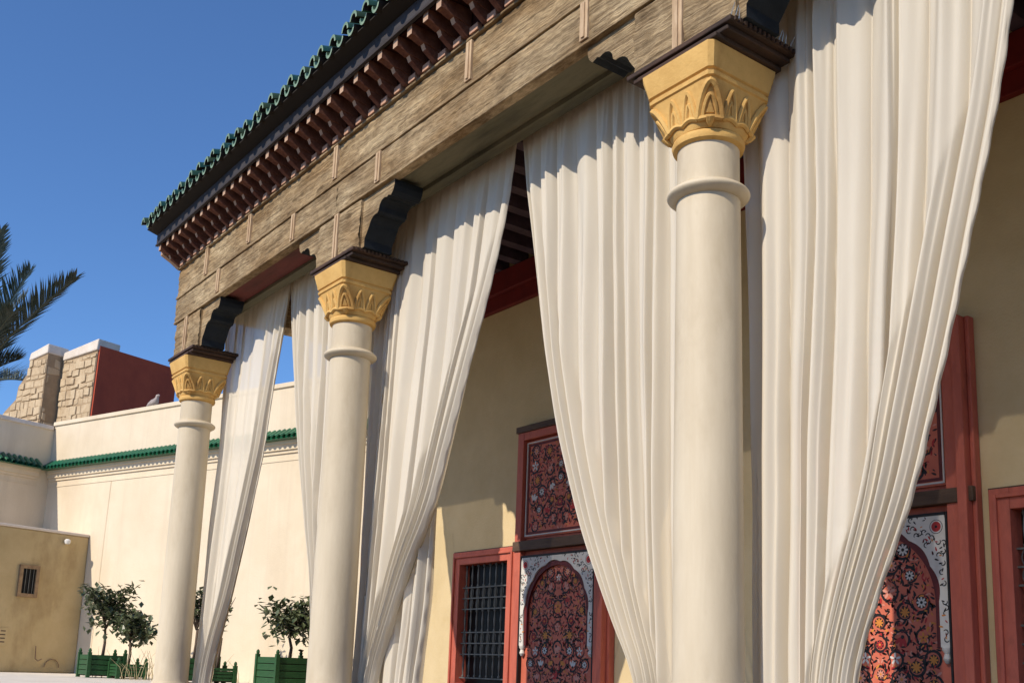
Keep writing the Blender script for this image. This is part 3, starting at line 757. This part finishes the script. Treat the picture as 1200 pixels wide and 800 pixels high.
# ------------------------------------------------------------------ courtyard wall, coping
wl = thing('courtyard_wall', 'long sunlit cream courtyard wall with a green tile band', 'wall', cw(4,0,TZ))
MB().box((-1.75,-.45,TZ),(8.6,0,5.70), ax=cw).build('wall_face', 'court', wl)
MB().box((-1.76,-.47,5.70),(8.6,.035,5.79), ax=cw).build('parapet_cap', 'court', wl, bevel=.012)
def coping(par, smin, smax, fn, mats='ctile'):
    """small pitched tile roof running along a wall; fn(along, out, z)"""
    m = MB(); m.box((smin,0.002,4.60),(smax,.10,4.665), ax=fn); m.box((smin,0.002,4.50),(smax,.065,4.60), ax=fn); m.box((smin,.002,4.44),(smax,.03,4.50), ax=fn); m.box((smin,.003,4.30),(smax,.012,4.325), ax=fn)
    m.build('coping_moulding', 'court', par)
    t = MB(); p = .13; n = int((smax-smin)/p)
    for k in range(n):
        s0 = smin+(k+.5)*p; seg = 6
        for rr,up,off in ((.048,1,0),(.045,-1,p/2)):
            vs = []
            for (o_,z_) in ((.26,4.69),(.02,4.86)):
                for q in range(seg+1):
                    a = math.pi*q/seg; vs.append(fn(s0+off+rr*math.cos(a), o_, z_+up*rr*math.sin(a)+(.0 if up > 0 else .015)))
            t.add(vs, [(q,q+1,seg+2+q,seg+1+q) for q in range(seg)])
    # bed under the tiles
    t.prism([(.004,4.667),(.22,4.667),(.23,4.675),(.004,4.83)][::-1] , lambda a,b,tt: fn(tt,a,b), smin, smax)
    o = t.build('coping_tiles', mats, par, smooth='auto'); o['kind'] = 'stuff'
coping(wl, -1.72, 8.6, cw)
MB().tube([cw(.55,.012,4.3),cw(.52,.014,3.2),cw(.50,.012,2.0),cw(.47,.014,TZ)], .004, 5).build('cable', 'court', wl)

pw = thing('side_wall', 'shaded cream courtyard side wall with tile band, above the ochre annex', 'wall', cw(-2,3,TZ))
sfn = lambda al,out,z: cw(-1.75+out, al, z)
MB().box((-2.3,.0,TZ),(-1.75,2.2,5.60), ax=cw).build('wall_face', 'court', pw)
MB().box((-2.32,.04,5.60),(-1.71,2.22,5.69), ax=cw).build('parapet_cap', 'whitecap', pw, bevel=.012)
coping(pw, .28, 2.2, sfn)

# annex
an = thing('annex_block', 'low ochre annex block with one small window, against the courtyard wall', 'building', cw(-.8,2,TZ))
MB().box((-1.45,.002,TZ),(0,2.5,3.13), ax=cw).build('wall', 'annex', an, bevel=.03)
MB().box((-1.47,.003,3.13),(.02,2.52,3.185), ax=cw).build('sunlit_top_cap', 'whitecap', an, bevel=.015)  # pale colour puts the sunlit top edge of the annex into this cap
wb = MB()
for a,b_ in (((1.05,1.79),(1.12,2.42)),((1.40,1.79),(1.47,2.42)),((1.12,2.35),(1.40,2.42)),((1.12,1.79),(1.40,1.86))): wb.box((.0005,a[0],a[1]),(.05,b_[0],b_[1]), ax=cw)
wo = wb.build('window', 'frame_b', an)
MB().box((.001,1.12,1.86),(.012,1.40,2.35), ax=cw).build('pane', 'pane', wo)
b = MB()
for k in range(3): b.box((.02,1.16+k*.08,1.86),(.03,1.172+k*.08,2.35), ax=cw)
b.build('bar', 'iron', wo)
lm = MB().lathe([(.0,-.06),(.05,-.05),(.065,-.01),(.065,.02),(.03,.05),(.0,.05)], cw(.07,.54,2.98), 12); lm.build('wall_lamp', 'vane', an, 'auto')
pl = MB().box((.001,1.55,.82),(.02,1.78,1.17), ax=cw); po = pl.build('notice_plate', 'annex', an)
b = MB()
for k in range(4):
    z = 1.10-k*.07; b.box((.0205,1.60,z),(.022,1.70+.05*(k%2),z+.022), ax=cw)
b.build('plate_mark', 'transom', po)
b = MB().tube([cw(.05,.95,.85),cw(.06,.94,.60),cw(.10,.90,.56),cw(.12,.84,.60)], .012, 6); b.build('tap_pipe', 'frame_b', an)
b = MB().tube([cw(.03,.55+.16*math.cos(math.pi*i/8),.44+.16*math.sin(math.pi*i/8)) for i in range(9)], .010, 6); b.build('pipe_hoop', 'frame_b', an)

# ------------------------------------------------------------------ stone ruin behind the wall
ru = thing('stone_tower', 'stepped ruined stone wall with whitewashed top and dark red rendered side', 'building', cw(-5,-4,0))
nA,nB = -2.0,-2.43
def quad_prism(b, pts, n0, n1, mi=0): b.prism(pts, lambda a,z,t: cw(a,t,z), n0, n1, mi)
b = MB(); quad_prism(b, [(-9.5,0),(-5.80,0),(-5.72,8.55),(-6.50,8.43),(-6.60,8.05),(-6.95,7.75),(-7.0,7.4),(-7.5,7.1),(-7.6,6.8),(-9.5,6.3)], nA-.55, nA); b.build('pier_core', 'mortar', ru)
b = MB(); quad_prism(b, [(-5.70,0),(-4.42,0),(-4.18,8.52),(-5.70,8.44)], nB-.6, nB); b.build('pier_core', 'mortar', ru)
b = MB(); quad_prism(b, [(-5.6,0),(-4.405,0),(-4.175,8.60),(-5.6,8.60)], nB-2.5, nB-.601); b.build('rendered_wall', 'redwall', ru)
b = MB(); quad_prism(b, [(-4.419,0),(-4.37,0),(-4.13,8.62),(-4.179,8.62)], nB-2.48, nB-.03); b.build('render_coat', 'redwall', ru)
b = MB(); quad_prism(b, [(-6.56,8.40),(-5.70,8.52),(-5.69,8.78),(-6.50,8.62)], nA-.57, nA+.04); b.build('whitewashed_cap', 'whitecap', ru, bevel=.03)
b = MB(); quad_prism(b, [(-5.66,8.40),(-4.16,8.50),(-4.12,8.80),(-5.62,8.62)], nB-.62, nB+.05); b.build('whitewashed_cap', 'whitecap', ru, bevel=.03)
sg = random.Random(5)
def stones(sa, sb, z0, z1, n, left=None, along=None):
    z = z0
    while z < z1-.08:
        h = sg.uniform(.13,.27); h = min(h, z1-z); s = sa(z)
        e = sb(z)
        while s < e-.05:
            l = min(sg.uniform(.16,.42), e-s); g_ = .014
            q = sg.uniform(.0,.04); jz = [sg.uniform(-.035,.035) for _ in range(4)]
            p = [(s+g_,z+g_+jz[0]),(s+l-g_,z+g_+jz[1]),(s+l-g_,z+h-g_+jz[2]),(s+g_,z+h-g_+jz[3])]
            m = MB()
            if along is None: m.prism(p, lambda a,zz,t: cw(a,t,zz), n-.03, n+q)
            else: m.prism(p, lambda a,zz,t: cw(along+t,a,zz), -.03, q)
            m.build('stone', 'stone', ru, bevel=.012)
            s += l
        z += h
def aL(z):
    prof = [(6.3,-9.5),(6.8,-7.6),(7.1,-7.5),(7.4,-7.0),(7.75,-6.95),(8.05,-6.6),(8.5,-6.5)]
    for (z0,s0),(z1,s1) in zip(prof,prof[1:]):
        if z < z1: return s0+(s1-s0)*(max(z,z0)-z0)/(z1-z0)
    return -6.5
stones(lambda z: max(aL(z+.2),-8.4), lambda z: -5.80+.08*z/8.5, 6.3, 8.40, nA)
stones(lambda z: -5.68, lambda z: -4.40+.22*z/8.5, 6.3, 8.40, nB)
stones(lambda z: nB+.03, lambda z: nA-.02, 6.3, 8.40, 0, along=-5.75)

# pigeon on the parapet
pg = on_y((178,468),0); pos = None
d = wray((179,476)); tt = ((Q+NN*-.2-CAM).dot(NN))/d.dot(NN); pos = CAM+d*tt; pos.z = 5.79
bird = thing('pigeon', 'small grey pigeon perched on the courtyard parapet', 'bird', pos)
u2 = Vector((.93,.36,0))
b = MB(); P0 = Vector(pos)
b.tube([P0-u2*.20+Vector((0,0,.07)),P0-u2*.12+Vector((0,0,.12)),P0+Vector((0,0,.14)),P0+u2*.08+Vector((0,0,.17)),P0+u2*.11+Vector((0,0,.23)),P0+u2*.12+Vector((0,0,.28)),P0+u2*.155+Vector((0,0,.285)),P0+u2*.19+Vector((0,0,.275))], [.012,.04,.075,.068,.04,.036,.026,.005], 10)
b.tube([P0+Vector((0,0,.09)),P0+Vector((0,0,.0))], .008, 5)
b.tube([P0+u2*.03+Vector((.02,-.03,.09)),P0+u2*.03+Vector((.02,-.03,.0))], .008, 5)
b.build('body', 'bird', bird, True)

# ------------------------------------------------------------------ planters and citrus trees
def planter(pos, s, h, label, rotz=0):
    t = thing('planter_box', label, 'planter', pos, 'green planter boxes on the terrace', world=False); t.rotation_euler = (0,0,rotz)
    hs = s/2
    pm_ = MB().box((-.03,-.03,0),(.03,.03,h+.03)).lathe([(.0,.0),(.022,.0),(.03,.03),(.018,.06),(.0,.07)], (0,0,h+.03), 8).mesh('corner_post','green')
    for sx in (-1,1):
        for sy in (-1,1): link('corner_post', pm_, t, (sx*hs,sy*hs,0))
    n = 4; sh = (h-.05)/n
    m1 = MB().box((-hs+.032,-.012,.008),(hs-.032,.012,sh-.004)).mesh('slat','green'); m2 = MB().box((-.012,-hs+.032,.008),(.012,hs-.032,sh-.004)).mesh('slat','green')
    for k in range(n):
        for q in (-1,1): link('slat', m1, t, (0,q*hs,.04+k*sh)); link('slat', m2, t, (q*hs,0,.04+k*sh))
    MB().box((-hs+.02,-hs+.02,.03),(hs-.02,hs-.02,h-.06)).build('soil', 'soil', t)
    return t
def citrus(pos, hgt, cr, seed, label, nleaf=420, crz=None):
    t = thing('citrus_tree', label, 'tree', pos, 'small citrus trees in planters', world=False)
    rg = random.Random(seed); tr = MB(); tips = []
    zf = hgt*.42
    tr.tube([(0,0,0),(.02,.01,zf*.5),(rg.uniform(-.03,.03),rg.uniform(-.03,.03),zf)], [.030,.024,.020], 7)
    for k in range(11):
        a = rg.uniform(0,6.28); rr = cr*rg.uniform(.45,.95); zz = zf+(hgt-zf)*rg.uniform(.25,.95)
        e = Vector((rr*math.cos(a),rr*math.sin(a),zz)); m = Vector((e.x*.4,e.y*.4,zf+(zz-zf)*.6))
        tr.tube([(0,0,zf-.02),m,e], [.014,.009,.004], 5); tips += [e,m+(e-m)*.6]
        for _ in range(2):
            q = m+Vector((rg.uniform(-1,1),rg.uniform(-1,1),rg.uniform(-.6,1)))*cr*.45; tr.tube([m,q],[.007,.003],4); tips.append(q)
    tr.build('trunk', 'bark', t, True)
    lf = MB()
    for k in range(nleaf):
        c = rg.choice(tips); r = cr*.36
        p = c+Vector((rg.gauss(0,1),rg.gauss(0,1),rg.gauss(0,1)))*r*.42
        d = Vector((rg.gauss(0,1),rg.gauss(0,1),rg.gauss(0,.7)-.1)).normalized(); s_ = d.cross(Vector((0,0,1))).normalized()
        nn = s_.cross(d); l = rg.uniform(.10,.17); w_ = l*.30
        lf.add([p,p+d*l*.5+s_*w_+nn*.012,p+d*l,p+d*l*.5-s_*w_+nn*.012,p+d*l*.5-nn*.006],[(0,4,2,1),(0,3,2,4)])
    lf.build('crown', 'leaf', t)
    return t
def place(px, dep): p = at_depth((px,760), dep); return Vector((p.x,p.y,TZ))
pa = place(121,18.6); pb = place(152,18.3); pc = place(228,17.3); pe = place(256,17.1); pd = place(340,16.2)
planter(pa, .60, .40, 'green slatted planter box nearest the ochre annex')
planter(pb, .46, .26, 'low dark planter box beside the planter nearest the annex')
planter(pc, .60, .40, 'green planter box half hidden behind the end column')
planter(pe, .44, .26, 'low planter box showing past the gathered curtain by the end column')
planter(pd, .72, .46, 'largest green slatted planter box, before the middle column')
up = lambda p,h: (p.x,p.y,p.z+h)
citrus(up(pa,.34), 1.2, .55, 3, 'spreading citrus tree in the planter nearest the annex', 800)
citrus(up(pb,.2), 1.12, .38, 9, 'bushy citrus tree in the low planter beside the annex planter', 620)
citrus(up(pc,.34), 1.25, .40, 17, 'citrus tree half hidden behind the end column', 330)
citrus(up(pe,.2), 1.25, .22, 23, 'thin sparse citrus sapling showing past the gathered curtain', 60)
citrus(up(pd,.40), .92, .54, 31, 'dark dense citrus tree in the largest planter', 900)
# dry grass stalks along the terrace
gs = MB(); rg = random.Random(4)
for px,dep,nn_ in ((165,17.5,16),(128,18.6,10),(196,18,8),(268,18.5,9),(178,19,8),(330,16.4,5)):
    c = place(px,dep)
    for k in range(nn_):
        p = c+Vector((rg.uniform(-.25,.25),rg.uniform(-.25,.25),0)); l = rg.uniform(.2,.55); dx,dy = rg.uniform(-.22,.22),rg.uniform(-.22,.22)
        gs.tube([p,p+Vector((dx*.3,dy*.3,l*.6)),p+Vector((dx,dy,l))],[.006,.005,.002],3)
o = gs.build('grass_stalks', 'straw'); tag(o, 'thin dry grass stalks rising between the planters', 'grass'); o['kind'] = 'stuff'

# ------------------------------------------------------------------ date palm (trunk outside the frame)
PD = 32
pb_ = at_depth((-48,462), PD); crown = Vector(pb_); base = Vector((crown.x,crown.y,0))
pt = thing('palm_tree', 'date palm with stiff grey green fronds reaching over the courtyard', 'tree', base)
b = MB(); tp = []
for i in range(25):
    z = crown.z*i/24; tp.append((crown.x,crown.y,z))
b.tube(tp, [.24+.02*(i%2) for i in range(25)], 12); b.build('trunk', 'bark', pt)
rv = rot @ Vector((1,0,0)); fv = rot @ Vector((0,0,-1)); uz = Vector((0,0,1)); rv.z = 0; fv.z = 0; rv.normalize(); fv.normalize()
def frond(d_h, rise, L, droop, seed):
    """d_h horizontal heading, rise initial elevation (rad)"""
    rg = random.Random(seed); b = MB(); d_h = d_h.normalized(); side = d_h.cross(uz).normalized()
    pts = []; p = crown.copy(); el = rise; n = 26
    for i in range(n+1):
        pts.append(p.copy()); p = p+(d_h*math.cos(el)+uz*math.sin(el))*(L/n); el -= droop/n*(.4+1.2*i/n)
    b.tube(pts, [.028*(1-i/(n+1.0))+.004 for i in range(n+1)], 6, 1)
    m = 104
    for k in range(m):
        f = .12+.88*k/m; i = min(n-1,int(f*n)); q = pts[i]+(pts[i+1]-pts[i])*(f*n-i); t = (pts[i+1]-pts[i]).normalized(); nrm = side.cross(t).normalized()
        if nrm.z < 0: nrm = -nrm
        for sgn in (-1,1):
            l = 2.15*(.46*math.sin(math.pi*min(1,.16+f*.80))**.7+.06)*rg.uniform(.85,1.1)
            dr = (t*(.62+.5*f)+side*sgn*rg.uniform(.55,.85)+nrm*rg.uniform(.25,.65)).normalized()
            w_ = .028; e = dr.cross(nrm).normalized()
            tip = q+dr*l-uz*.05*l; md = q+dr*l*.45
            b.add([q-e*w_*.5,q+e*w_*.5,md+e*w_,tip,md-e*w_,md+nrm*.008],[(0,1,2,5),(0,5,4),(5,2,3),(5,3,4)],0)
    b.build('frond', ['palm','rachis'], pt)
def aim(px, dep_off, droop, seed, k=1.0):
    tgt = at_depth(px, PD+dep_off); v = tgt-crown; h = Vector((v.x,v.y,0)); L = v.length*1.04
    frond(h, math.atan2(v.z,h.length)+droop*.42, L, droop, seed)
aim((86,332),-.4,.3,1); aim((34,322),.5,.15,2); aim((0,276),-.6,.2,3); aim((22,424),.8,.5,4); aim((14,370),-.9,.3,5); aim((30,352),1.5,.3,6)
for k in range(16):
    a = k*2.4; h = rv*math.cos(a)+fv*math.sin(a)
    if h.dot(rv) > .35: continue
    frond(h, rnd.uniform(.1,1.2), rnd.uniform(3.6,4.6), rnd.uniform(.4,1.1), 60+k)

for o in list(bpy.data.objects):
    if '_w' in o: del o['_w']
